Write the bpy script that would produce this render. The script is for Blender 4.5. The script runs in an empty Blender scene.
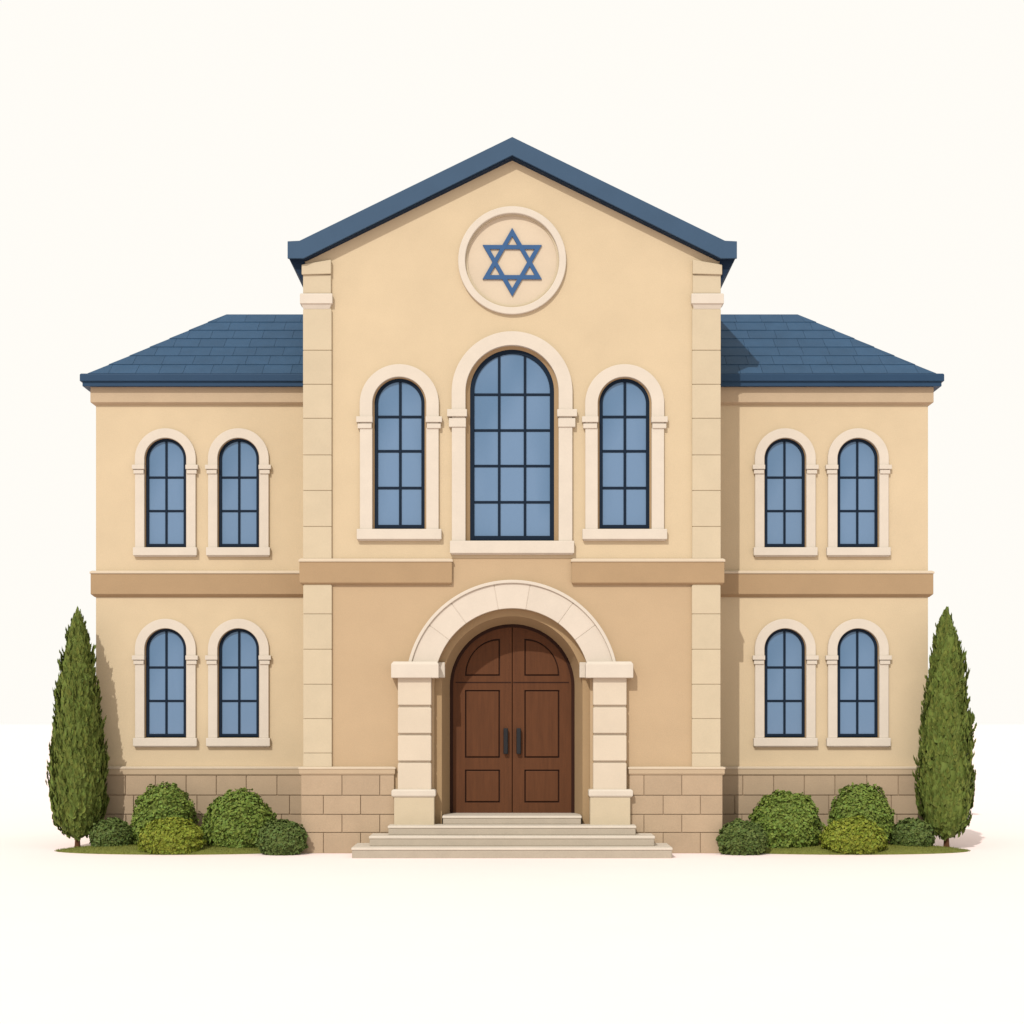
import bpy, bmesh, math, random
from mathutils import Vector, noise
from mathutils.geometry import tessellate_polygon

PI = math.pi
S = 0.02            # metres per drawing unit at the main front
CD = 1500.0         # camera distance in drawing units
EYE = 2.66          # eye height, metres
CX, HY = 512.0, 720.0
DW = 80.0           # the wings stand this far behind the main front
random.seed(4)

sc = bpy.context.scene
COL = sc.collection

def ff(Y): return (CD + Y) / CD
def W(x, y, Y):
    k = ff(Y) * S
    return Vector(((x - CX) * k, Y * S, (HY - y) * k + EYE))
def ZZ(y, Y): return (HY - y) * ff(Y) * S + EYE
def XX(x, Y): return (x - CX) * ff(Y) * S

# ------------------------------------------------------------------ materials
def lin(c):
    c /= 255.0
    return c / 12.92 if c <= 0.04045 else ((c + 0.055) / 1.055) ** 2.4
def L(r, g, b, k=1.8): return (lin(r) / k, lin(g) / (k * 0.97), lin(b) / (k * 0.89))

def material(name, rgb, rough=0.8, var=0.06, scale=1.2, bump=0.0, bscale=60.0, island=0.0, spec=0.3,
             stretch=None, hue=0.0, fine=0.0):
    m = bpy.data.materials.new(name); m.use_nodes = True
    nt = m.node_tree; n = nt.nodes; lk = nt.links
    b = n['Principled BSDF']
    b.inputs['Roughness'].default_value = rough
    b.inputs['Specular IOR Level'].default_value = spec
    tc = n.new('ShaderNodeTexCoord')
    mp = n.new('ShaderNodeMapping')
    if stretch: mp.inputs['Scale'].default_value = stretch
    lk.new(tc.outputs['Object'], mp.inputs['Vector'])
    nz = n.new('ShaderNodeTexNoise'); nz.inputs['Scale'].default_value = scale
    nz.inputs['Detail'].default_value = 6; nz.inputs['Roughness'].default_value = 0.6
    lk.new(mp.outputs['Vector'], nz.inputs['Vector'])
    mr = n.new('ShaderNodeMapRange')
    mr.inputs['From Min'].default_value = 0.25; mr.inputs['From Max'].default_value = 0.75
    mr.inputs['To Min'].default_value = 1 - var; mr.inputs['To Max'].default_value = 1 + var
    lk.new(nz.outputs['Fac'], mr.inputs['Value'])
    fac = mr.outputs['Result']
    if fine:
        n2 = n.new('ShaderNodeTexNoise'); n2.inputs['Scale'].default_value = 45.0; n2.inputs['Detail'].default_value = 3
        lk.new(mp.outputs['Vector'], n2.inputs['Vector'])
        m2 = n.new('ShaderNodeMapRange')
        m2.inputs['From Min'].default_value = 0.3; m2.inputs['From Max'].default_value = 0.7
        m2.inputs['To Min'].default_value = 1 - fine; m2.inputs['To Max'].default_value = 1 + fine
        lk.new(n2.outputs['Fac'], m2.inputs['Value'])
        mu = n.new('ShaderNodeMath'); mu.operation = 'MULTIPLY'
        lk.new(fac, mu.inputs[0]); lk.new(m2.outputs['Result'], mu.inputs[1]); fac = mu.outputs[0]
    hsv = n.new('ShaderNodeHueSaturation')
    hsv.inputs['Color'].default_value = (*rgb, 1)
    if island:
        g = n.new('ShaderNodeNewGeometry')
        m3 = n.new('ShaderNodeMapRange')
        m3.inputs['To Min'].default_value = 1 - island; m3.inputs['To Max'].default_value = 1 + island
        lk.new(g.outputs['Random Per Island'], m3.inputs['Value'])
        mu = n.new('ShaderNodeMath'); mu.operation = 'MULTIPLY'
        lk.new(fac, mu.inputs[0]); lk.new(m3.outputs['Result'], mu.inputs[1]); fac = mu.outputs[0]
        if hue:
            m4 = n.new('ShaderNodeMapRange')
            m4.inputs['To Min'].default_value = 0.5 - hue; m4.inputs['To Max'].default_value = 0.5 + hue
            wn = n.new('ShaderNodeTexWhiteNoise'); wn.noise_dimensions = '1D'
            lk.new(g.outputs['Random Per Island'], wn.inputs['W'])
            lk.new(wn.outputs['Value'], m4.inputs['Value'])
            lk.new(m4.outputs['Result'], hsv.inputs['Hue'])
    lk.new(fac, hsv.inputs['Value'])
    lk.new(hsv.outputs['Color'], b.inputs['Base Color'])
    if bump:
        nb = n.new('ShaderNodeTexNoise'); nb.inputs['Scale'].default_value = bscale; nb.inputs['Detail'].default_value = 4
        lk.new(mp.outputs['Vector'], nb.inputs['Vector'])
        bp = n.new('ShaderNodeBump'); bp.inputs['Strength'].default_value = bump; bp.inputs['Distance'].default_value = 0.01
        lk.new(nb.outputs['Fac'], bp.inputs['Height'])
        lk.new(bp.outputs['Normal'], b.inputs['Normal'])
    return m

M = {}
M['stucco'] = material('cream_stucco', L(237, 212, 169), 0.9, 0.05, 0.9, 0.3, 55, fine=0.03)
M['stucco_low'] = material('tan_stucco', L(218, 187, 144), 0.9, 0.05, 0.9, 0.3, 55, fine=0.03)
M['trim'] = material('pale_limestone', L(243, 228, 203), 0.75, 0.04, 2.5, 0.12, 70, fine=0.02)
M['quoin'] = material('buff_limestone', L(230, 210, 172), 0.8, 0.04, 2.0, 0.15, 70, island=0.02, fine=0.02)
M['voussoir'] = material('arch_limestone', L(243, 227, 202), 0.8, 0.04, 2.0, 0.15, 70, island=0.02, fine=0.02)
M['pier'] = material('pier_limestone', L(242, 223, 192), 0.8, 0.04, 2.0, 0.15, 70, island=0.02, fine=0.02)
M['band'] = material('brown_stone_band', L(196, 163, 120), 0.85, 0.05, 1.6, 0.2, 60, fine=0.03)
M['lip'] = material('pale_highlight_lip', L(240, 218, 184), 0.8, 0.04, 2.0, 0.1, 60, fine=0.02)
M['cornice'] = material('tan_stone_cornice', L(216, 189, 151), 0.85, 0.05, 1.6, 0.2, 60, fine=0.03)
M['plinth'] = material('brown_plinth_block', L(207, 179, 143), 0.85, 0.06, 2.2, 0.35, 45, island=0.05, fine=0.04)
M['joint'] = material('plinth_mortar', L(200, 170, 134), 0.95, 0.08, 6.0, 0.3, 80)
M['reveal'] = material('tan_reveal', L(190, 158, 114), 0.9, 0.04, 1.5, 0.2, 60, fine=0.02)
M['step'] = material('step_limestone', L(206, 190, 164), 0.8, 0.06, 2.5, 0.25, 50, fine=0.04)
M['wood'] = material('brown_door_wood', L(109, 66, 37), 0.6, 0.16, 3.0, 0.15, 30, stretch=(6, 6, 0.5), spec=0.15)
M['wood_dark'] = material('dark_door_frame', L(60, 32, 19), 0.6, 0.16, 3.0, 0.15, 30, stretch=(6, 6, 0.5), spec=0.12)
M['iron'] = material('black_iron', (0.012, 0.013, 0.015), 0.4, 0.1, 8, spec=0.2)
M['slate'] = material('blue_slate', L(62, 94, 121), 0.65, 0.10, 3.0, 0.3, 40, island=0.06, spec=0.15, fine=0.05)
M['fascia'] = material('blue_fascia_paint', L(70, 97, 121), 0.6, 0.05, 2.0, 0.08, 30, spec=0.15)
M['gutter'] = material('blue_gutter_paint', L(48, 78, 105), 0.55, 0.05, 2.0, 0.05, 30, spec=0.15)
M['navy'] = material('navy_soffit_paint', L(36, 54, 74), 0.7, 0.06, 2.0, 0.05, 30, spec=0.1)
M['frame'] = material('navy_window_metal', L(26, 42, 58), 0.5, 0.05, 4.0, spec=0.08)
M['star'] = material('blue_star_metal', L(66, 106, 150), 0.5, 0.04, 4.0, spec=0.15)
M['bark'] = material('brown_bark', L(112, 72, 44), 0.95, 0.2, 10, 0.8, 25, stretch=(3, 3, 0.6))
M['cypress'] = material('cypress_needles', L(108, 120, 50, 1.42), 0.7, 0.14, 3.0, island=0.2, spec=0.2, hue=0.02)
M['bush'] = material('green_box_leaves', L(114, 132, 52, 1.35), 0.65, 0.12, 4.0, island=0.19, spec=0.25, hue=0.02)
M['bush_dark'] = material('dark_green_leaves', L(98, 114, 52, 1.5), 0.65, 0.12, 4.0, island=0.19, spec=0.25, hue=0.02)
M['bush_gold'] = material('yellow_green_leaves', L(130, 138, 42, 1.35), 0.65, 0.12, 4.0, island=0.18, spec=0.25, hue=0.02)
M['lawn'] = material('lawn_soil_green', L(124, 126, 54, 1.4), 0.95, 0.15, 6.0, 0.6, 60)
M['grass'] = material('grass_blades', L(124, 126, 52, 1.4), 0.8, 0.12, 5.0, island=0.25, spec=0.2, hue=0.015)
M['ground'] = material('pale_paving', (0.83, 0.70, 0.672), 0.95, 0.008, 0.6, 0.03, 40, spec=0.1)

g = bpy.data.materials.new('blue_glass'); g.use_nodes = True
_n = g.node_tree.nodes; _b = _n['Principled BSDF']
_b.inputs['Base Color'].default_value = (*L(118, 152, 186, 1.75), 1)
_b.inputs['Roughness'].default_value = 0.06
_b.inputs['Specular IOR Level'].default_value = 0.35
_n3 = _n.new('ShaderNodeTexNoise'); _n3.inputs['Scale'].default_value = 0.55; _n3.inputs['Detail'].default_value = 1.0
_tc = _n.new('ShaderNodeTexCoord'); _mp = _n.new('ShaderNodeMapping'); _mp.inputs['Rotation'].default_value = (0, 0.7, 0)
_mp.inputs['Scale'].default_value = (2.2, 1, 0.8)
_rp = _n.new('ShaderNodeValToRGB')  # slanting cloudy tint painted into the glass, reads as faint reflections
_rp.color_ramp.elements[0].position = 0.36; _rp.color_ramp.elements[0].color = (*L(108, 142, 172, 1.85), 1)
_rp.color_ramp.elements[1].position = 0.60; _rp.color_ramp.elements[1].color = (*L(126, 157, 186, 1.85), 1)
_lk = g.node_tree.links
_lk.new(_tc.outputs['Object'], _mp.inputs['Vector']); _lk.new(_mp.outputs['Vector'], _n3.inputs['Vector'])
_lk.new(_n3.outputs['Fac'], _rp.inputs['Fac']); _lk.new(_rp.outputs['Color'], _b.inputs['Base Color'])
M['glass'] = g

# ------------------------------------------------------------------ helpers
def link(name, bm, mat, parent=None, bevel=0.0, smooth=False, segs=2, loc=None):
    bmesh.ops.recalc_face_normals(bm, faces=bm.faces)
    me = bpy.data.meshes.new(name)
    bm.to_mesh(me); bm.free()
    if smooth:
        for p in me.polygons: p.use_smooth = True
    me.materials.append(M[mat])
    o = bpy.data.objects.new(name, me)
    COL.objects.link(o)
    if parent: o.parent = parent
    if loc: o.location = loc
    if bevel:
        b = o.modifiers.new('edge', 'BEVEL')
        b.width = bevel; b.segments = segs; b.limit_method = 'ANGLE'; b.angle_limit = math.radians(35)
        b.use_clamp_overlap = True
    return o

def tag(o, label, cat, group=None, kind=None):
    o['label'] = label; o['category'] = cat
    if group: o['group'] = group
    if kind: o['kind'] = kind
    return o

def empty(name, loc=(0, 0, 0)):
    o = bpy.data.objects.new(name, None); COL.objects.link(o); o.location = loc
    o.empty_display_size = 0.3
    return o

def prism(bm, pts, Yf, Yb, holes=()):
    """outline in drawing units at depth Yf, pushed straight back to Yb"""
    loops = [list(pts)] + [list(h) for h in holes]
    cf = [[W(x, y, Yf) for x, y in lp] for lp in loops]
    dy = (Yb - Yf) * S
    vf = [[bm.verts.new(p) for p in lp] for lp in cf]
    vb = [[bm.verts.new(p + Vector((0, dy, 0))) for p in lp] for lp in cf]
    if len(loops) == 1 and len(pts) <= 5:
        bm.faces.new(vf[0]); bm.faces.new(vb[0][::-1])
    else:
        flat_f = [v for lp in vf for v in lp]; flat_b = [v for lp in vb for v in lp]
        tris = tessellate_polygon([[Vector((p.x, p.z, 0)) for p in lp] for lp in cf])
        for t in tris:
            if len(set(t)) < 3: continue
            try:
                bm.faces.new([flat_f[i] for i in t]); bm.faces.new([flat_b[i] for i in reversed(t)])
            except ValueError: pass
    for a, b in zip(vf, vb):
        k = len(a)
        for i in range(k):
            j = (i + 1) % k
            bm.faces.new((a[i], a[j], b[j], b[i]))

def rect(x0, y0, x1, y1): return [(x0, y0), (x1, y0), (x1, y1), (x0, y1)]

def box(bm, x0, y0, x1, y1, Yf, Yb): prism(bm, rect(x0, y0, x1, y1), Yf, Yb)

def arch_pts(cx, cy, r, yb, n=40, half=None):
    """closed outline of a round-headed opening"""
    h = half if half else r
    p = [(cx - h, yb)]
    for i in range(n + 1):
        a = PI - PI * i / n
        p.append((cx + h * math.cos(a), cy - r * math.sin(a)))
    p.append((cx + h, yb))
    return p

def strip(bm, A, B, Yf, Yb, YfB=None):
    """band between two open point rows (drawing units), with thickness"""
    YfB = Yf if YfB is None else YfB
    n = len(A)
    af = [bm.verts.new(W(*p, Yf)) for p in A]; bf = [bm.verts.new(W(*p, YfB)) for p in B]
    off = Vector((0, (Yb - Yf) * S, 0))
    ab = [bm.verts.new(v.co + off) for v in af]
    offb = Vector((0, (Yb - YfB) * S, 0))
    bb = [bm.verts.new(v.co + offb) for v in bf]
    for i in range(n - 1):
        bm.faces.new((af[i], af[i+1], bf[i+1], bf[i]))
        bm.faces.new((ab[i], bb[i], bb[i+1], ab[i+1]))
        bm.faces.new((af[i], ab[i], ab[i+1], af[i+1]))
        bm.faces.new((bf[i], bf[i+1], bb[i+1], bb[i]))
    bm.faces.new((af[0], bf[0], bb[0], ab[0]))
    bm.faces.new((af[-1], ab[-1], bb[-1], bf[-1]))

def arc(cx, cy, r, a0, a1, n): return [(cx + r * math.cos(math.radians(a0 + (a1 - a0) * i / n)),
                                       cy - r * math.sin(math.radians(a0 + (a1 - a0) * i / n))) for i in range(n + 1)]

def arch_row(cx, cy, r, yb, n=40):
    return [(cx - r, yb)] + arc(cx, cy, r, 180, 0, n) + [(cx + r, yb)]

def slab(bm, x0, x1, Y0, Y1, levels, Yref):
    """mitred courses: plan rectangle (x at depth Yref) grown by each level's outset; levels go downwards"""
    X0, X1 = XX(x0, Yref), XX(x1, Yref)
    rings = []
    for y, o in levels:
        z = ZZ(y, Y0 - o); q = o * S
        rings.append([bm.verts.new(v) for v in ((X0 - q, Y0 * S - q, z), (X1 + q, Y0 * S - q, z),
                                                (X1 + q, Y1 * S + q, z), (X0 - q, Y1 * S + q, z))])
    bm.faces.new(rings[0]); bm.faces.new(rings[-1][::-1])
    for a, b in zip(rings, rings[1:]):
        for i in range(4):
            j = (i + 1) % 4
            bm.faces.new((a[i], a[j], b[j], b[i]))

# ------------------------------------------------------------------ ground
bm = bmesh.new()
R = 900.0
vs = [bm.verts.new((R * math.cos(2*PI*i/64), R * math.sin(2*PI*i/64), 0)) for i in range(64)]
bm.faces.new(vs)
gr = link('ground', bm, 'ground'); gr['kind'] = 'structure'; gr['label'] = 'plain pale cream ground in front of the building'

# ------------------------------------------------------------------ the building
B = empty('synagogue')
tag(B, 'cream stucco synagogue with blue gabled roof, two lower wings and arched windows', 'building')

# window specifications: cx cy rin rout, imposts, sill, frame
WING_W = dict(cy=458.7, rin=21.0, rout=30.5, half=20.3, ft=3.0, fb=546.8, cols=[0], rows=[477.5, 511.0],
              imp=[(464.6, 469.0, 12.6, 33.0, 20.6), (469.8, 473.6, 10.0, 31.6, 21.4)], sill=(547.2, 555.4, 32.0),
              bar=2.3, pr=3.0, rec=1.4)
SIDE_W = dict(cy=403.6, rin=27.0, rout=39.6, half=25.3, ft=3.6, fb=528.4, cols=[0.6], rows=[416.9, 451.2, 488.0],
              imp=[(416.2, 422.0, 4, 42.9, 26.6), (423.4, 428.2, 4, 41.6, 27.6)], sill=(528.8, 539.2, 42.4), bar=2.7, pr=3.5, rec=2.0)
MAIN_W = dict(cy=391.6, rin=46.6, rout=60.5, half=42.2, ft=4.4, fb=540.2, cols=[-12.9, 12.9], rows=[394.6, 430.4, 466.0, 502.2],
              imp=[(409.0, 416.2, 4, 65.0, 45.2), (418.0, 426.8, 4, 63.3, 46.2)], sill=(540.6, 553.2, 62.2), bar=2.6, pr=4.0, rec=3.2)

def make_window(sp, cx_at, P):
    """P: depth of the wall face. The frame is the part; glass, surround, sill and imposts hang on it."""
    cy, rin, rout, half, ft, fb = sp['cy'], sp['rin'], sp['rout'], sp['half'], sp['ft'], sp['fb']
    pr = sp['pr']; rec = sp['rec']; cx = 512.0
    ctr = W(cx, cy, P)
    objs = []
    def fin(name, bm, mat, parent, **k):
        bmesh.ops.translate(bm, verts=bm.verts, vec=-ctr)
        return link(name, bm, mat, parent, **k)
    bm = bmesh.new()
    fr = P + rec
    ri = half - ft
    strip(bm, arch_row(cx, cy, half, fb), arch_row(cx, cy, ri, fb), fr, fr + 5)
    box(bm, cx - ri - 0.3, fb - ft, cx + ri + 0.3, fb - 0.05, fr + 0.25, fr + 4.6)
    bw = sp['bar'] / 2
    for c in sp['cols']:
        top = cy - math.sqrt(max(0, ri * ri - c * c)) - 0.5
        box(bm, cx + c - bw, top, cx + c + bw, fb - ft + 0.2, fr + 0.6, fr + 4.2)
    for r in sp['rows']:
        hw = ri if r > cy else math.sqrt(ri * ri - (cy - r) ** 2)
        box(bm, cx - hw - 0.3, r - bw, cx + hw + 0.3, r + bw, fr + 0.9, fr + 4.0)
    w = fin('window', bm, 'frame', B, bevel=0.006)
    w.location = W(cx_at, cy, P)
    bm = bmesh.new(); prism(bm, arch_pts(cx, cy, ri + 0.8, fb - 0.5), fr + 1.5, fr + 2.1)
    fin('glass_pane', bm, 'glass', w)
    bm = bmesh.new()      # stone reveal running back from the face to the frame
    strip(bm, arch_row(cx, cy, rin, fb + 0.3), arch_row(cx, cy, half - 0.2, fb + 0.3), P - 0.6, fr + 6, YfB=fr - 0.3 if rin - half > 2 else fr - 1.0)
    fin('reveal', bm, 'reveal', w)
    bm = bmesh.new()
    yi = sp['imp'][-1][1]
    strip(bm, arch_row(cx, cy, rout, sp['imp'][0][0] + 0.4), arch_row(cx, cy, rin, sp['imp'][0][0] + 0.4), P - pr, P + 1.5)
    fin('arch_surround', bm, 'trim', w, bevel=0.008)
    for s in (-1, 1):
        bm = bmesh.new()
        a, b = sorted((cx + s * rin, cx + s * (rout - 0.2)))
        box(bm, a, yi - 0.3, b, sp['sill'][0] + 0.3, P - pr, P + 1.5)
        fin('jamb', bm, 'trim', w, bevel=0.008)
        bm = bmesh.new()
        for k, (y0, y1, _, xo, xi) in enumerate(sp['imp']):
            a, b = sorted((cx + s * xi, cx + s * xo))
            box(bm, a, y0, b, y1, P - pr - (2.2 if k == 0 else 1.2), P + 1.2)
        a, b = sorted((cx + s * (rin + 0.4), cx + s * (rout - 0.4)))
        box(bm, a, sp['imp'][0][1] - 0.3, b, sp['imp'][1][0] + 0.3, P - pr + 0.2, P + 1.0)
        fin('impost', bm, 'trim', w, bevel=0.008)
    bm = bmesh.new()
    y0, y1, sx = sp['sill']
    box(bm, cx - sx, y0, cx + sx, y1, P - pr - 2.2, P + 5)
    box(bm, cx - sx + 1.2, y1 - 0.2, cx + sx - 1.2, y1 + 1.2, P - pr - 0.6, P + 1.5)
    fin('sill', bm, 'trim', w, bevel=0.012)
    return w

def copy_part(o, parent, delta):
    c = o.copy(); COL.objects.link(c); c.parent = parent; c.location = o.location + delta
    for ch in o.children:
        d = ch.copy(); COL.objects.link(d); d.parent = c
    return c

wing_x = [165.9, 238.8, 784.9, 857.8]
proto = make_window(WING_W, wing_x[0], DW)
kw = ff(DW) * S
for fl in (0, 1):
    for x in wing_x:
        if fl == 0 and x == wing_x[0]: continue
        copy_part(proto, B, Vector(((x - wing_x[0]) * kw, 0, -fl * 190.2 * kw)))
sw = make_window(SIDE_W, 399.5, 0)
copy_part(sw, B, Vector((225.0 * S, 0, 0)))
make_window(MAIN_W, 512.1, 0)

# main front, upper part: gable with three window openings and the round recess
TB = 330.0
TL, TR = 304.0, 720.0
bm = bmesh.new()
gable = [(TL, 558.0), (TL, 259.5), (512, 156.2), (TR, 259.5), (TR, 558.0)]
def hole(sp, cx): return arch_pts(cx, sp['cy'], sp['rin'] - 0.05, sp['fb'] + 0.6)
medc = (512.2, 260.0)
circ = [(medc[0] + 46.8 * math.cos(2*PI*i/72), medc[1] + 46.8 * math.sin(2*PI*i/72)) for i in range(72)]
prism(bm, gable, 0, 14, [hole(SIDE_W, 399.5), hole(SIDE_W, 624.5), hole(MAIN_W, 512.1), circ])
# side and rear walls behind it
def wbox(bm, X0, X1, Y0, Y1, Z0, Z1):
    bmesh.ops.create_cube(bm, size=1, matrix=__import__('mathutils').Matrix.LocRotScale(
        Vector(((X0+X1)/2, (Y0+Y1)/2, (Z0+Z1)/2)), None, Vector((X1-X0, Y1-Y0, Z1-Z0))))
zt = ZZ(260, 0)
wbox(bm, -208*S, -194*S, 14*S, TB*S, ZZ(558, 0), zt)
wbox(bm, 194*S, 208*S, 14*S, TB*S, ZZ(558, 0), zt)
link('wall', bm, 'stucco', B)
bm = bmesh.new()
X, Zb, Za = 208*S, 0.0, ZZ(156.2, 0)
f1 = [bm.verts.new(v) for v in ((-X, TB*S, 0), (X, TB*S, 0), (X, TB*S, zt), (0, TB*S, Za), (-X, TB*S, zt))]
f2 = [bm.verts.new(v.co + Vector((0, 0.28, 0))) for v in f1]
bm.faces.new(f1); bm.faces.new(f2[::-1])
for i in range(5): bm.faces.new((f1[i], f1[(i+1) % 5], f2[(i+1) % 5], f2[i]))
link('rear_wall', bm, 'stucco', B)

# lower storey of the main front with the portal opening
PC = (512.2, 686.5)
bm = bmesh.new()
low = [(TL, 558.0), (TL, 853.2), (PC[0] - 78, 853.2)] + arc(PC[0], PC[1], 78, 180, 0, 48) + [(PC[0] + 78, 853.2), (TR, 853.2), (TR, 558.0)]
prism(bm, low, 0, 14)
wbox(bm, -208*S, -194*S, 14*S, TB*S, -0.01, ZZ(558, 0))
wbox(bm, 194*S, 208*S, 14*S, TB*S, -0.01, ZZ(558, 0))
link('lower_wall', bm, 'stucco_low', B)

# wings
def mir(x): return 1024 - x
for sgn in (-1, 1):
    fx = (lambda x: x) if sgn < 0 else mir
    a, b = sorted((fx(96.0), fx(CX - 205.0 / ff(DW))))
    bm = bmesh.new()
    xs = wing_x[:2] if sgn < 0 else wing_x[2:]
    holes = []
    for fl in (0, 1):
        for x in xs:
            holes.append([(px, py + fl * 190.2) for px, py in arch_pts(x, WING_W['cy'], WING_W['rin'] - 0.05, WING_W['fb'] + 0.6)])
    prism(bm, [(a, 388), (b, 388), (b, 855), (a, 855)], DW, DW + 14, holes)
    X0, X1 = XX(a, DW), XX(b, DW)
    zt2 = ZZ(388, DW)
    xo = X0 if sgn < 0 else X1
    wbox(bm, min(xo, xo - sgn*0.28), max(xo, xo - sgn*0.28), (DW+14)*S, (DW+218)*S, -0.1, zt2)
    wbox(bm, X0, X1, (DW+204)*S, (DW+218)*S + 0.0, -0.1, zt2) if False else None
    wbox(bm, X0 + (0.28 if sgn < 0 else 0), X1 - (0.28 if sgn > 0 else 0), (DW+206)*S, (DW+218)*S, -0.1, zt2)
    link('wing_wall', bm, 'stucco', B)
    # cornice below the eaves
    bm = bmesh.new(); slab(bm, a, b, DW, DW + 218, [(386.0, 4.7), (402.2, 4.7), (405.0, 1.2), (405.2, -3)], DW)
    link('cornice', bm, 'cornice', B, bevel=0.008)
    # storey band with its pale top lip
    bm = bmesh.new(); slab(bm, a, b, DW, DW + 218, [(573.4, 4.5), (594.0, 4.5), (597.0, 1.2), (597.2, -3)], DW)
    bd = link('storey_band', bm, 'band', B, bevel=0.008)
    bm = bmesh.new(); slab(bm, a, b, DW, DW + 218, [(570.6, 3.4), (571.6, 5.4), (573.5, 5.4), (573.6, -3)], DW)
    link('band_lip', bm, 'lip', bd, bevel=0.005)
    # plinth of stone blocks
    bm = bmesh.new(); slab(bm, a, b, DW, DW + 218, [(774, 3), (856.5, 3)], DW)
    pl = link('plinth', bm, 'joint', B)
    bm = bmesh.new()
    ys = [775.4, 795.2, 814.3, 832.6, 855.0]
    for r in range(4):
        x = 96.0 - 3.6 + (0 if r % 2 == 0 else -15.5)
        edges = [90.2, 101.5 if r % 2 else 95.0]
        while edges[-1] < 303: edges.append(edges[-1] + 31.0 + random.uniform(-1.2, 1.2))
        edges[-1] = 317
        for e0, e1 in zip(edges, edges[1:]):
            p, q = sorted((fx(e0 + 0.4), fx(e1 - 0.4)))
            box(bm, p, ys[r] + 0.4, q, ys[r+1] - 0.4, DW - 4.2 - random.uniform(0, .25), DW)
    link('plinth_block', bm, 'plinth', pl, bevel=0.006)
    bm = bmesh.new(); slab(bm, a, b, DW, DW + 218, [(768.6, 5.4), (774.2, 5.4), (775.8, 4.0), (775.9, -3)], DW)
    link('plinth_cap', bm, 'cornice', pl, bevel=0.006)
    bm = bmesh.new(); slab(bm, a, b, DW, DW + 218, [(766.4, 3.4), (767.0, 6.0), (768.9, 6.0), (769.0, -3)], DW)
    link('plinth_highlight_lip', bm, 'lip', pl, bevel=0.005)  # pale lip colour paints the highlight along the cap's top
    # eaves: two-step gutter
    bm = bmesh.new(); slab(bm, a, b, DW, DW + 218, [(373.4, 12.4), (374.2, 13.4), (381.0, 13.4), (381.2, 11.2), (386.2, 11.2), (387.0, 7.0), (387.2, 0)], DW)
    # roof
    EY = DW - 8; run = 122.0
    eX = abs(XX(88, EY)); z0 = ZZ(374.0, EY); rY = EY + run
    rX = eX - run * S; z1 = ZZ(314.6, rY)
    iX = 203 * S
    bY = (EY + 2 * run) * S
    def V3(ax, y, z): return Vector((sgn * ax, y, z))
    A, Bq, Cq, Dq = V3(eX, EY*S, z0), V3(iX, EY*S, z0), V3(iX, rY*S, z1), V3(rX, rY*S, z1)
    E, F = V3(eX, bY, z0), V3(iX, bY, z0)
    bmr = bmesh.new()
    vv = [bmr.verts.new(p - Vector((0, 0, 0.03))) for p in (A, Bq, Cq, Dq, E, F)]
    for idx in ((0, 1, 2, 3), (0, 3, 4), (3, 2, 5, 4), (0, 4, 5, 1), (1, 5, 2)): bmr.faces.new([vv[i] for i in idx])
    def tiles(P0, P1, Q0, Q1, n=7):
        nrm = (P1 - P0).cross(Q0 - P0).normalized()
        if nrm.z < 0: nrm = -nrm
        U = (P1 - P0).normalized()
        for r in range(n):
            t0, t1 = r / n, (r + 1) / n + 0.004
            l0, r0 = P0.lerp(Q0, t0), P1.lerp(Q1, t0)
            l1, r1 = P0.lerp(Q0, min(1, t1)), P1.lerp(Q1, min(1, t1))
            s0, e0 = (l0 - P0).dot(U), (r0 - P0).dot(U)
            s1, e1 = (l1 - P0).dot(U), (r1 - P0).dot(U)
            base0 = l0 - U * s0; base1 = l1 - U * s1
            s = s0 - random.uniform(0.0, 0.5)
            while s < e0:
                w = random.uniform(0.46, 0.66)
                a0, b0 = max(s, s0), min(s + w - 0.006, e0)
                a1, b1 = max(s, s1), min(s + w - 0.006, e1)
                s += w
                if b0 - a0 < 0.02: continue
                if b1 < a1: b1 = a1 = (s1 if a1 > e1 - 1e-6 and s1 > a0 else min(max(b1, s1), e1))
                lift = 0.016 + random.uniform(0, 0.003)
                q = [base0 + U*a0 + nrm*lift, base0 + U*b0 + nrm*lift, base1 + U*b1 + nrm*0.006, base1 + U*a1 + nrm*0.006]
                top = [bmr.verts.new(p) for p in q]
                bot = [bmr.verts.new(p - nrm*0.03) for p in q]
                try:
                    bmr.faces.new(top)
                    for i in range(4): bmr.faces.new((top[i], bot[i], bot[(i+1) % 4], top[(i+1) % 4]))
                except ValueError: pass
    tiles(A, Bq, Dq, Cq); tiles(E, F, Dq, Cq); tiles(A, E, Dq, Dq)
    rf = link('wing_roof', bmr, 'slate', B)
    link('gutter', bm, 'gutter', rf, bevel=0.01)

# main roof: slab, front fascia, soffit returns
rake = [(287.5, 258.2), (287.5, 241.2), (299.5, 240.6), (512.2, 136.8), (725, 240.6), (737, 241.2), (737, 258.2), (721.0, 258.2), (512.2, 155.0), (303.5, 258.2)]
bm = bmesh.new(); prism(bm, [(289, 257.8), (289, 242.2), (300.2, 241.6), (512.2, 138.0), (724.2, 241.6), (735.5, 242.2), (735.5, 257.8), (719, 258.6), (512.2, 157.2), (305.5, 258.6)], -9, TB + 26)
roof = link('roof', bm, 'navy', B)
bm = bmesh.new(); prism(bm, rake, -11.5, -9)
link('fascia', bm, 'fascia', roof, bevel=0.006)
for s in (0, 1):
    bm = bmesh.new()
    tri = [(288.4, 257.4), (304.6, 257.4), (304.6, 285.0)]
    if s: tri = [(mir(x) + 0.4, y) for x, y in tri][::-1]
    prism(bm, tri, -2.0, TB + 24)
    link('eave_soffit', bm, 'navy', roof)
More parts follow.
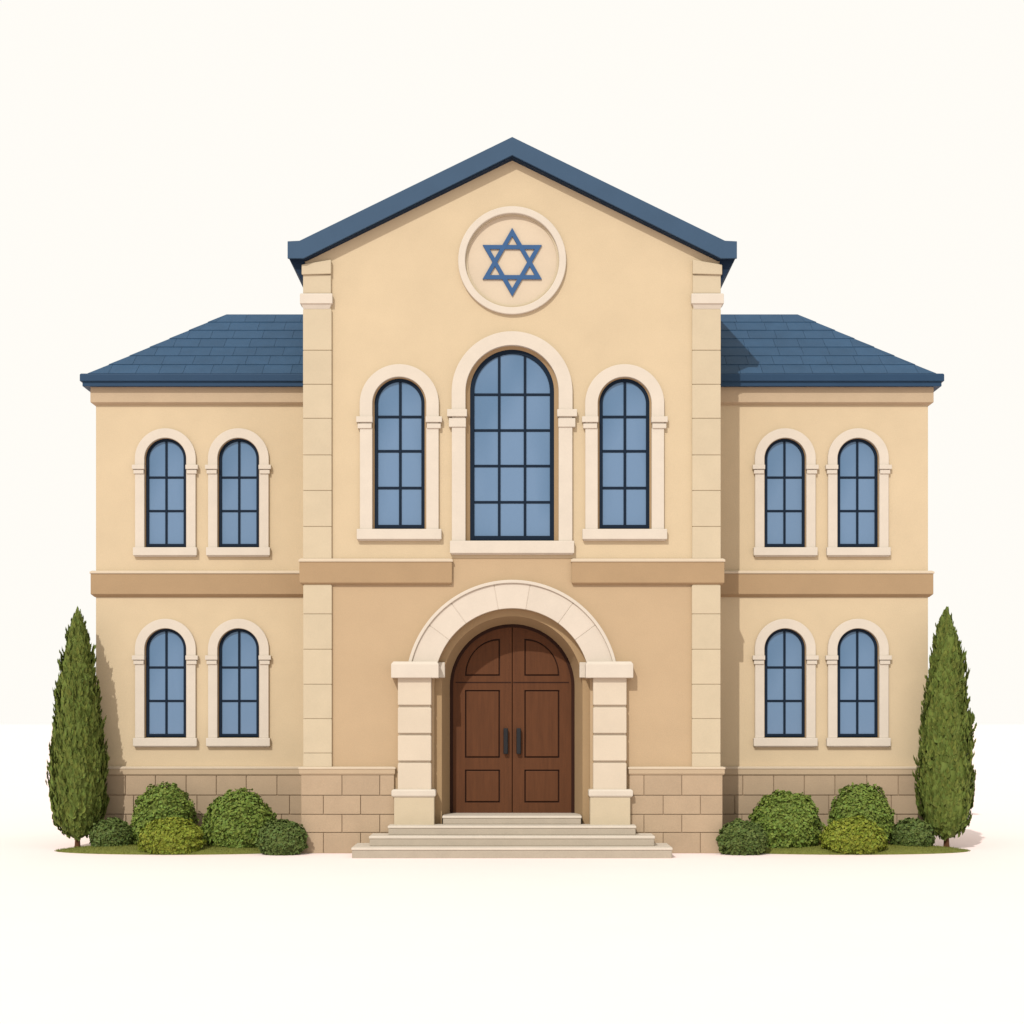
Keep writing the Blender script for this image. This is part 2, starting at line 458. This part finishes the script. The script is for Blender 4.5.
for s in (-1, 1):   # slate courses on the main roof slopes
    bm = bmesh.new()
    e0 = W(300.2 if s < 0 else 724.2, 241.6, -11); a0 = W(512.2, 138.0, -11)
    n = 14; back = (TB + 37) * S
    nr = Vector((s * 0.44, 0, 0.9)).normalized()
    for r in range(n):
        p, q = e0.lerp(a0, r / n), e0.lerp(a0, (r + 1) / n)
        y = 0.04
        while y < back - 0.1:
            w = min(random.uniform(0.5, 0.66), back - y)
            c = [p + nr*.024 + Vector((0, y, 0)), p + nr*.024 + Vector((0, y + w - .012, 0)), q + nr*.005 + Vector((0, y + w - .012, 0)), q + nr*.005 + Vector((0, y, 0))]
            t = [bm.verts.new(v) for v in c]; b = [bm.verts.new(v - nr*.03) for v in c]
            bm.faces.new(t)
            for i in range(4): bm.faces.new((t[i], b[i], b[(i+1) % 4], t[(i+1) % 4]))
            y += w
    link('slate_slope', bm, 'slate', roof)

# medallion
bm = bmesh.new()
cxm, cym = medc
def ringband(bm, r0, r1, Yf, Yb, cx=cxm, cy=cym, n=96):
    vs = []
    for i in range(n):
        a = 2 * PI * i / n; c, s_ = math.cos(a), math.sin(a)
        vs.append([bm.verts.new(W(cx + r1*c, cy + r1*s_, Yf)), bm.verts.new(W(cx + r0*c, cy + r0*s_, Yf)),
                   bm.verts.new(W(cx + r0*c, cy + r0*s_, Yf) + Vector((0, (Yb-Yf)*S, 0))),
                   bm.verts.new(W(cx + r1*c, cy + r1*s_, Yf) + Vector((0, (Yb-Yf)*S, 0)))])
    for i in range(n):
        p, q = vs[i], vs[(i+1) % n]
        for k in range(4): bm.faces.new((p[k], p[(k+1) % 4], q[(k+1) % 4], q[k]))
ringband(bm, 47.0, 54.1, -3.6, 3)
med = link('medallion', bm, 'trim', B, bevel=0.015)
bm = bmesh.new(); ringband(bm, 44.6, 46.9, 0.4, 4); link('inner_ring', bm, 'quoin', med, bevel=0.008)
bm = bmesh.new(); prism(bm, [(cxm + 46.7*math.cos(2*PI*i/96), cym + 46.7*math.sin(2*PI*i/96)) for i in range(96)], 2.0, 6)
link('disc', bm, 'lip', med)
bm = bmesh.new()
for up in (1, -1):      # two interlaced triangles
    def tri(r): return [(512.2 + r*math.cos(math.radians(90*up + 120*k)), 262.0 - r*math.sin(math.radians(90*up + 120*k))) for k in range(3)]
    o, i_ = tri(34.2), tri(34.2 - 8.2)
    Yf = 0.2 if up > 0 else 0.28
    vo = [bm.verts.new(W(*p, Yf)) for p in o]; vi = [bm.verts.new(W(*p, Yf)) for p in i_]
    bo = [bm.verts.new(v.co + Vector((0, .032, 0))) for v in vo]; bi = [bm.verts.new(v.co + Vector((0, .032, 0))) for v in vi]
    for k in range(3):
        j = (k + 1) % 3
        bm.faces.new((vo[k], vo[j], vi[j], vi[k])); bm.faces.new((vo[k], bo[k], bo[j], vo[j]))
        bm.faces.new((vi[k], vi[j], bi[j], bi[k])); bm.faces.new((bo[k], bi[k], bi[j], bo[j]))
link('star', bm, 'star', med)

# pilasters of the main front
for s in (0, 1):
    fx = (lambda x: x) if not s else (lambda x: mir(x) - 0.2)
    bm = bmesh.new()
    def pb(bm, x0, y0, x1, y1, Yf, Yb=4):
        a, b = sorted((fx(x0), fx(x1))); box(bm, a, y0, b, y1, Yf, Yb)
    js = [309.0, 350.3, 384.4, 418.4, 455.0, 490.6, 526.6, 558.8]
    for y0, y1 in zip(js, js[1:]): pb(bm, 303.0, y0 + 0.3, 331.6, y1 - 0.3, -3.0)
    pb(bm, 303.0, 274.6, 331.0, 293.2, -3.0)
    pb(bm, 303.5, 275, 330.8, 558, -2.2, 3.8)
    pil = link('pilaster', bm, 'quoin', B, bevel=0.01)
    bm = bmesh.new()
    q = [(301.6, 264.5), (331.0, 259.5), (331.0, 273.6), (301.6, 274.4)]
    q = [(fx(x), y) for x, y in q]
    if s: q = q[::-1]
    prism(bm, q, -5.0, 6)
    link('top_block', bm, 'quoin', pil, bevel=0.01)
    a, b = sorted((fx(304.0), fx(329.6)))
    bm = bmesh.new(); slab(bm, a, b, -2, 6, [(293.2, 2.6), (294.0, 3.4), (303.4, 3.4), (303.6, 2.4), (309.4, 0.2), (309.6, -1)], 0)
    link('capital', bm, 'trim', pil, bevel=0.008)
    bm = bmesh.new()
    js = [585.0, 614.0, 649.4, 684.4, 718.8, 753.2, 767.2]
    for y0, y1 in zip(js, js[1:]): pb(bm, 303.2, y0 + 0.3, 331.8, y1 - 0.3, -3.0)
    pb(bm, 303.7, 584, 331.2, 767, -2.2, 3.8)
    link('lower_pilaster', bm, 'quoin', B, bevel=0.01)
    # storey band either side of the portal
    a, b = sorted((fx(304.6), fx(447.6)))
    bm = bmesh.new(); slab(bm, a, b, 0, 12, [(561.6, 4.6), (582.6, 4.6), (584.6, 2.6), (584.8, -2)], 0)
    bd = link('storey_band', bm, 'band', B, bevel=0.008)
    bm = bmesh.new(); slab(bm, a, b, 0, 12, [(558.4, 3.4), (559.6, 5.4), (561.7, 5.4), (561.8, -2)], 0)
    link('band_lip', bm, 'lip', bd, bevel=0.005)
    # plinth
    a, b = sorted((fx(304.0), fx(391.0)))
    bm = bmesh.new(); slab(bm, a, b, 0, 12, [(774, 2.4), (853.2, 2.4)], 0)
    pl = link('plinth', bm, 'joint', B)
    bm = bmesh.new()
    ys = [775.0, 795.3, 814.4, 832.5, 853.6]
    for r in range(4):
        ed = [301.0, 342.0, 379.8, 394.4] if r % 2 == 0 else [301.0, 323.4, 360.6, 394.4]
        for e0, e1 in zip(ed, ed[1:]):
            p, q = sorted((fx(e0 + 0.35), fx(e1 - 0.35)))
            box(bm, p, ys[r] + 0.35, q, ys[r+1] - 0.35, -3.6 - random.uniform(0, .25), 10)
    link('plinth_block', bm, 'plinth', pl, bevel=0.006)
    bm = bmesh.new(); slab(bm, a, b, 0, 12, [(768.8, 4.4), (773.6, 4.4), (775.2, 3.2), (775.3, -2)], 0)
    link('plinth_cap', bm, 'cornice', pl, bevel=0.006)
    bm = bmesh.new(); slab(bm, a, b, 0, 12, [(766.6, 2.6), (767.4, 5.0), (769.1, 5.0), (769.2, -2)], 0)
    link('plinth_highlight_lip', bm, 'lip', pl, bevel=0.005)  # top highlight of the cap put in as a paler lip

# portal
bm = bmesh.new()
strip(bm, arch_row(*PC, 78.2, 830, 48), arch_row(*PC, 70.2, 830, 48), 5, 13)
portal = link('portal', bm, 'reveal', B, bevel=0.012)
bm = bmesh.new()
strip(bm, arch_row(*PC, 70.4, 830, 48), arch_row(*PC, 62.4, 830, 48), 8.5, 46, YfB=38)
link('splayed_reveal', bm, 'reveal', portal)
bm = bmesh.new()
cuts = [12, 36.4, 53.8, 79.9, 100.1, 126.2, 143.6, 168]
for a0, a1 in zip(cuts, cuts[1:]):
    n = 10; ga = 0.22
    strip(bm, arc(*PC, 103.3, a0 + ga, a1 - ga, n), arc(*PC, 78.3, a0 + ga, a1 - ga, n), -5.0, 1)
strip(bm, arc(*PC, 103.0, 12, 168, 60), arc(*PC, 78.6, 12, 168, 60), -4.5, 0.8)
link('arch', bm, 'voussoir', portal, bevel=0.006)
bm = bmesh.new()
strip(bm, arc(*PC, 106.8, 12, 168, 60), arc(*PC, 103.5, 12, 168, 60), -7.0, 1.2)
link('arch_moulding', bm, 'trim', portal, bevel=0.012)
for s in (0, 1):
    fx = (lambda x: x) if not s else (lambda x: 1024.4 - x)
    def pb(bm, x0, y0, x1, y1, Yf, Yb):
        a, b = sorted((fx(x0), fx(x1))); box(bm, a, y0, b, y1, Yf, Yb)
    bm = bmesh.new()
    for y0, y1 in ((677.0, 705.0), (707.6, 733.2), (735.6, 760.8), (763.2, 790.2)): pb(bm, 397.8, y0, 431.2, y1, -9, 3)
    pb(bm, 398.6, 677.4, 430.4, 790, -6.4, 3.2)
    pr = link('pier', bm, 'pier', portal, bevel=0.014)
    bm = bmesh.new(); a, b = sorted((fx(397.0), fx(431.6)))
    slab(bm, a, b, -8, 4, [(789.4, 3), (790.8, 4.6), (795.8, 4.6), (797.4, 3.2), (797.5, 0)], 0)
    link('base_moulding', bm, 'trim', pr, bevel=0.008)
    bm = bmesh.new(); pb(bm, 394.0, 797.3, 434.2, 826.5, -11, 3.4)
    link('base_block', bm, 'quoin', pr, bevel=0.014)
    bm = bmesh.new(); a, b = sorted((fx(396.6), fx(435.0)))
    slab(bm, a, b, -10, 4, [(661.4, 2.4), (664.0, 4.4), (677.8, 4.4), (678.0, 0)], 0)
    pb(bm, 437.2, 662.2, 444.8, 677.6, 1.5, 11)
    link('impost', bm, 'trim', pr, bevel=0.012)

# doors
DP = 38.0
bm = bmesh.new()
strip(bm, arch_row(*PC, 62.6, 818, 48), arch_row(*PC, 59.2, 818, 48), DP, DP + 6)
link('door_frame', bm, 'wood_dark', portal, bevel=0.01)
for s in (0, 1):
    fx = (lambda x: x) if not s else (lambda x: 1024.4 - x)
    out = [(511.8, 816.5), (511.8, PC[1] - 59.4)] + arc(PC[0], PC[1], 59.4, 90.4, 180, 30) + [(PC[0] - 59.4, 816.5)]
    cx0, cy0 = 500.0, 675.8
    qa = [(500.0, 675.8), (500.0, 638.6)] + [(500.0 - 35.0*math.sin(t), 675.8 - 37.2*math.cos(t)) for t in [PI/2*i/14 for i in range(1, 15)]]
    pans = [qa, rect(465, 690, 500, 757.8), rect(465, 769.6, 500, 802.6)]
    def mm(p): return [(fx(x), y) for x, y in p] if not s else [(fx(x), y) for x, y in p][::-1]
    bm = bmesh.new(); prism(bm, mm(out), DP + 2, DP + 5, [mm(p) for p in pans])
    d = link('door', bm, 'wood', B, bevel=0.008)
    bm = bmesh.new(); prism(bm, mm(out), DP + 4.2, DP + 6)
    link('door_core', bm, 'wood_dark', d)
    bm = bmesh.new(); a, b = sorted((fx(455.5), fx(511.2)))
    box(bm, a, 681.9, b, 683.0, DP + 1.7, DP + 3); link('rail_groove', bm, 'wood_dark', d)
    ins = 1.3
    qb = [(500.0 - ins, 675.8 - ins), (500.0 - ins, 638.6 + ins + 0.4)] + [(500.0 - ins - (35.0 - 2*ins)*math.sin(t), 675.8 - ins - (37.2 - 2*ins - 0.4)*math.cos(t)) for t in [PI/2*i/14 for i in range(1, 15)]]
    for p in (qb, rect(465+ins, 690+ins, 500-ins, 757.8-ins), rect(465+ins, 769.6+ins, 500-ins, 802.6-ins)):
        bm = bmesh.new(); prism(bm, mm(p), DP + 2.6, DP + 5)
        link('panel', bm, 'wood', d, bevel=0.012)
    bm = bmesh.new(); a, b = sorted((fx(503.4), fx(508.0)))
    box(bm, a, 728.2, b, 754.2, DP - 3.4, DP - 0.2)
    c = (a + b) / 2
    for yy in (733, 749): box(bm, c - 1, yy - 1, c + 1, yy + 1, DP - 0.6, DP + 2.6)
    link('handle', bm, 'iron', d, bevel=0.03, segs=4)

# steps
st = [(351.2, 847.6, 858.6, -58), (368.8, 836.2, 847.6, -42), (387.6, 825.8, 836.2, -27), (442.2, 815.8, 825.8, -7)]
stair = None
for i, (x0, yt, ybm, Yf) in enumerate(st):
    bm = bmesh.new()
    zt_ = ZZ(yt, Yf); zb_ = ZZ(st[i-1][1], st[i-1][3]) - 0.004 if i else -0.02
    hx = (512 - x0) * ff(Yf) * S
    yb_ = -0.3 * S if i < 3 else 52 * S
    wbox(bm, -hx + 0.012, hx - 0.012, Yf * S + 0.012, yb_ - 0.01, zb_, zt_ - 0.052)
    o = link('stairs' if i == 0 else 'step', bm, 'step', B if i == 0 else stair, bevel=0.022, segs=3)
    if i == 0: stair = o
    bm = bmesh.new(); wbox(bm, -hx, hx, Yf * S, yb_, zt_ - 0.054, zt_)
    link('lit_tread', bm, 'trim', stair, bevel=0.016, segs=3)  # paler slab colour stands in for light on the step tops
bm = bmesh.new()      # threshold floor under the piers, behind the second step
wbox(bm, -124 * S, 124 * S, -0.28 * S, 8 * S, -0.01, ZZ(825.8, -27) - 0.01)
link('landing', bm, 'step', stair)

# ------------------------------------------------------------------ planting
def rnd_dir(zmin):
    while True:
        z = random.uniform(zmin, 1); a = random.uniform(0, 2*PI); r = math.sqrt(1 - z*z)
        return Vector((r*math.cos(a), r*math.sin(a), z))

def leaf(bm, c, tip, nrm, ln, wd, fold=0.18):
    side = tip.cross(nrm)
    if side.length < 1e-4: return
    side.normalize(); up = side.cross(tip).normalized()
    p0 = bm.verts.new(c); p1 = bm.verts.new(c + tip*ln*0.45 + side*wd + up*fold*wd)
    p2 = bm.verts.new(c + tip*ln - up*fold*wd); p3 = bm.verts.new(c + tip*ln*0.45 - side*wd + up*fold*wd)
    pm = bm.verts.new(c + tip*ln*0.5 - up*0.1*wd)
    for f in ((p0, p1, pm), (p1, p2, pm), (p2, p3, pm), (p3, p0, pm)): bm.faces.new(f)

def make_bush(x0, x1, ytop, ybot, Yc, ry, mat, label, seed, group, n=3600, lsz=0.078):
    random.seed(seed)
    c = W((x0 + x1) / 2, ybot, Yc); 
    k = ff(Yc) * S
    rx = (x1 - x0) / 2 * k * 0.955; h = ZZ(ytop, Yc) - 0.0
    zc = h * 0.36; rz_up = (h - zc) * 0.955; rz_dn = zc * 1.55; ryy = ry * S
    off = Vector((seed * 3.1, seed * 1.7, 0))
    def surf(d, s=1.0):
        lump = 1 + 0.09 * noise.noise(d * 2.6 + off) + 0.05 * noise.noise(d * 6.5 + off)
        rz = rz_up if d.z > 0 else rz_dn
        # rounder shoulders than a ball
        e = 0.95
        q = Vector((math.copysign(abs(d.x)**e, d.x), math.copysign(abs(d.y)**e, d.y), math.copysign(abs(d.z)**e, d.z)))
        q = d.lerp(q, 0.5)
        return Vector((q.x*rx, q.y*ryy, zc + q.z*rz)) * 1.0 * (lump * s) if False else Vector((q.x*rx*lump*s, q.y*ryy*lump*s, max(0.01, zc + q.z*rz*lump*s)))
    bm = bmesh.new()
    ret = bmesh.ops.create_icosphere(bm, subdivisions=4, radius=1)
    for v in ret['verts']:
        d = v.co.normalized(); v.co = surf(d, 0.83 + 0.10 * noise.noise(d * 5.5 + off * 2))
    for i in range(int(n * 1.9)):
        d = rnd_dir(-0.85)
        s = 1 - abs(random.gauss(0, 0.05)) - 0.02
        clump = noise.noise(d * 5.5 + off * 2)
        p = surf(d, s + 0.11 * clump - 0.03)
        if p.z < 0.03 and random.random() < .8: continue
        nr = Vector((d.x / rx, d.y / ryy, d.z / rz_up)).normalized()
        nn = (nr + Vector((random.gauss(0, .45), random.gauss(0, .45), random.gauss(0, .45) + .25))).normalized()
        tip = (nr * 0.55 + Vector((random.gauss(0, .6), random.gauss(0, .6), random.gauss(0.1, .6)))).normalized()
        tip = (tip - nn * tip.dot(nn) * 0.75).normalized()
        l = lsz * random.uniform(0.65, 1.2)
        leaf(bm, p - tip*l*0.5, tip, nn, l, l*0.33)
    o = link('bush', bm, mat, None, loc=(c.x, c.y, 0))
    return tag(o, label, 'bush', group)

def make_cypress(xc, lean, seed, label):
    random.seed(seed)
    Yc = 50.0
    base = W(xc, 846, Yc); k = ff(Yc) * S
    root = empty('cypress', (base.x, base.y, 0.05))
    tag(root, label, 'tree', 'cypresses at the ends of the building')
    prof = [(609, 1), (616, 5.0), (626, 8.4), (637, 11.6), (651, 14.2), (665, 17), (693, 21.2), (721.6, 25), (750, 28), (775, 29.8), (801, 28.6), (814, 26), (823, 22), (832, 15.5), (837.5, 7), (839.5, 1)]
    def rad(y):
        for (a, ra), (b, rb) in zip(prof, prof[1:]):
            if a <= y <= b: return (ra + (rb - ra) * (y - a) / (b - a))
        return 1
    off = Vector((seed * 2.3, 0, seed))
    bm = bmesh.new()
    NZ, NA = 60, 40
    rows = []
    for j in range(NZ + 1):
        y = 613 + (838 - 613) * j / NZ
        row = []
        for i in range(NA):
            a = 2*PI*i/NA
            r = rad(y) * 0.80 * (1 + 0.12*noise.noise(Vector((math.cos(a)*2, math.sin(a)*2, y*0.06)) + off))
            row.append(bm.verts.new((r*math.cos(a)*k, r*math.sin(a)*k*0.76, ZZ(y, Yc))))
        rows.append(row)
    for a, b in zip(rows, rows[1:]):
        for i in range(NA): bm.faces.new((a[i], a[(i+1) % NA], b[(i+1) % NA], b[i]))
    bm.faces.new(rows[0]); bm.faces.new(rows[-1][::-1])
    # upswept sprays, each a fan of scale-leaf blades
    N = 2800
    for i in range(N):
        while True:
            y = random.uniform(613, 841)
            if random.random() < (rad(min(y, 838)) + 3) / 33: break
        a = random.uniform(0, 2*PI)
        cl = noise.noise(Vector((math.cos(a)*3.2, math.sin(a)*3.2, y*0.045)) + off)
        ye = min(y - 4, 836)
        r = max(0.3, rad(ye) - 0.4) * (random.uniform(0.80, 0.92) + 0.20 * cl)
        out = Vector((math.cos(a), math.sin(a), 0)); p = Vector((out.x*r*k, out.y*r*k*0.76, ZZ(y, Yc)))
        lean = random.uniform(0.03, 0.34) * min(1, rad(ye) / 16)
        up = (Vector((0, 0, 1)) + out*lean + Vector((random.gauss(0, .09), random.gauss(0, .09), 0))).normalized()
        L0 = random.uniform(0.13, 0.26) * (0.55 + 0.45*min(1, rad(ye)/18)) * (1 + 0.4 * cl)
        tang = Vector((-out.y, out.x, 0))
        for q in range(7):
            t = q / 6.0
            sd = (-1 if q % 2 else 1) * (1 - t)
            dr = (up + tang*sd*0.5 + out*random.gauss(0, .10)).normalized()
            nn = (out + tang*random.gauss(0, .35) + Vector((0, 0, .2))).normalized()
            leaf(bm, p + up*L0*t*0.5, dr, nn, L0*random.uniform(.45, .66), L0*0.14)
    for q in range(26):      # the pointed leader
        t = q / 25.0
        y = 622 - 11 * t
        a = random.uniform(0, 2*PI); out = Vector((math.cos(a), math.sin(a), 0))
        leaf(bm, Vector((out.x*.05*(1-t), out.y*.05*(1-t), ZZ(y, Yc))), (Vector((0, 0, 1)) + out*.22*(1-t)).normalized(), out, 0.11, 0.026)
    for v in bm.verts: v.co.z -= 0.05
    link('crown', bm, 'cypress', root)
    bm = bmesh.new()
    n = 12; rings = []
    for z, r in ((-0.06, .075), (0.02, .058), (0.15, .05), (0.5, .046), (1.2, .035)):
        rings.append([bm.verts.new((r*math.cos(2*PI*i/n)*(1+.1*math.sin(3*i)), r*math.sin(2*PI*i/n), z)) for i in range(n)])
    for a, b in zip(rings, rings[1:]):
        for i in range(n): bm.faces.new((a[i], a[(i+1) % n], b[(i+1) % n], b[i]))
    link('trunk', bm, 'bark', root, smooth=True)
    return root

make_cypress(77.6, 0, 3, 'tall dark green cypress at the left end of the building')
make_cypress(946.4, 0, 8, 'tall dark green cypress at the right end of the building')

GB = 'rounded bushes along the foot of the wings'
spec = [  # x0 x1 ytop ybot Y ry material
    ('A', 88.7, 135.7, 816.5, 850, 36, 20, 'bush_dark', 1500),
    ('B', 129.0, 198.6, 779.5, 848, 42, 27, 'bush', 3400),
    ('C', 136.0, 206.0, 815.5, 853, -5, 21, 'bush_gold', 2600),
    ('D', 199.6, 278.0, 787.0, 851, 29, 29, 'bush', 3800),
    ('E', 255.5, 309.0, 817.6, 855.7, -13, 20, 'bush_dark', 1900)]
where = {'A': 'small dark green bush right beside the trunk of the %s cypress',
         'B': 'tall round green bush rising behind the yellow-green bush, near the %s cypress',
         'C': 'low yellow-green bush in front of the round green bush, %s wing',
         'D': 'broad round green bush under the inner window of the %s wing',
         'E': 'small dark green bush at the corner between the %s wing and entrance block'}
for side in ('left', 'right'):
    for i, (kx, x0, x1, yt, yb, Yc, ry, mt, n) in enumerate(spec):
        a, b = (x0, x1) if side == 'left' else (1024.6 - x1, 1024.6 - x0)
        make_bush(a, b, yt, yb, Yc, ry, mt, where[kx] % side, 11 + i * 3 + (50 if side == 'right' else 0), GB, n)

# lawn mounds
random.seed(21)
for side in (-1, 1):
    fx = (lambda x: x) if side < 0 else (lambda x: 1024.4 - x)
    cxl, al, Yl, bl, hl = fx(182.5), 127.5, 28.0, 49.0, 5.5
    X0 = XX(cxl, Yl); k = ff(Yl) * S
    bm = bmesh.new()
    NR, NA = 10, 72
    ctr = bm.verts.new((X0, Yl*S, hl*S)); rows = []
    for j in range(1, NR + 1):
        t = j / NR
        rows.append([bm.verts.new((X0 + al*k*t*math.cos(2*PI*i/NA), Yl*S + bl*S*t*math.sin(2*PI*i/NA), hl*S*(1 - t**4) - (0.004 if j == NR else 0))) for i in range(NA)])
    for i in range(NA): bm.faces.new((ctr, rows[0][i], rows[0][(i+1) % NA]))
    for a, b in zip(rows, rows[1:]):
        for i in range(NA): bm.faces.new((a[i], b[i], b[(i+1) % NA], a[(i+1) % NA]))
    lo = link('lawn', bm, 'lawn', smooth=True)
    lo['kind'] = 'structure'
    lo['label'] = 'low oval lawn bed under the bushes of the %s wing' % ('left' if side < 0 else 'right')
    bm = bmesh.new()
    for i in range(9000):
        t = math.sqrt(random.random()); a = random.uniform(0, 2*PI)
        p = Vector((X0 + al*k*t*math.cos(a), Yl*S + bl*S*t*math.sin(a), hl*S*(1 - t**4) - 0.005))
        d = Vector((random.gauss(0, .35), random.gauss(0, .35), 1)).normalized()
        sdv = Vector((random.uniform(-1, 1), random.uniform(-1, 1), 0)).normalized() * 0.006
        h = random.uniform(0.02, 0.045)
        bm.faces.new((bm.verts.new(p - sdv), bm.verts.new(p + sdv), bm.verts.new(p + d*h)))
    go = link('grass', bm, 'grass'); go['kind'] = 'stuff'
    go['label'] = 'short green grass on the lawn bed of the %s wing' % ('left' if side < 0 else 'right')

# ------------------------------------------------------------------ light, sky, camera
w = bpy.data.worlds.new('World'); sc.world = w; w.use_nodes = True
bg = w.node_tree.nodes['Background']
bg.inputs['Color'].default_value = (1.0, 0.977, 0.924, 1); bg.inputs['Strength'].default_value = 1.0

sd = Vector((0.38, 1.0, -0.90)).normalized()
sl = bpy.data.lights.new('sun', 'SUN'); sl.energy = 3.0; sl.angle = math.radians(0.6); sl.color = (1.0, 0.97, 0.92)
so = bpy.data.objects.new('sun', sl); COL.objects.link(so)
so.rotation_euler = sd.to_track_quat('-Z', 'Y').to_euler(); so.location = (-15, -25, 25)

cam = bpy.data.cameras.new('camera'); co = bpy.data.objects.new('camera', cam); COL.objects.link(co)
co.location = (0, -CD * S, EYE); co.rotation_euler = (PI / 2, 0, 0)
cam.sensor_width = 36; cam.lens = 36 * CD / 1024; cam.shift_y = 208 / 1024
cam.clip_end = 3000
sc.camera = co
sc.render.resolution_x = sc.render.resolution_y = 1024
sc.view_settings.view_transform = 'Standard'; sc.view_settings.look = 'None'
sc.view_settings.exposure = 0; sc.view_settings.gamma = 1
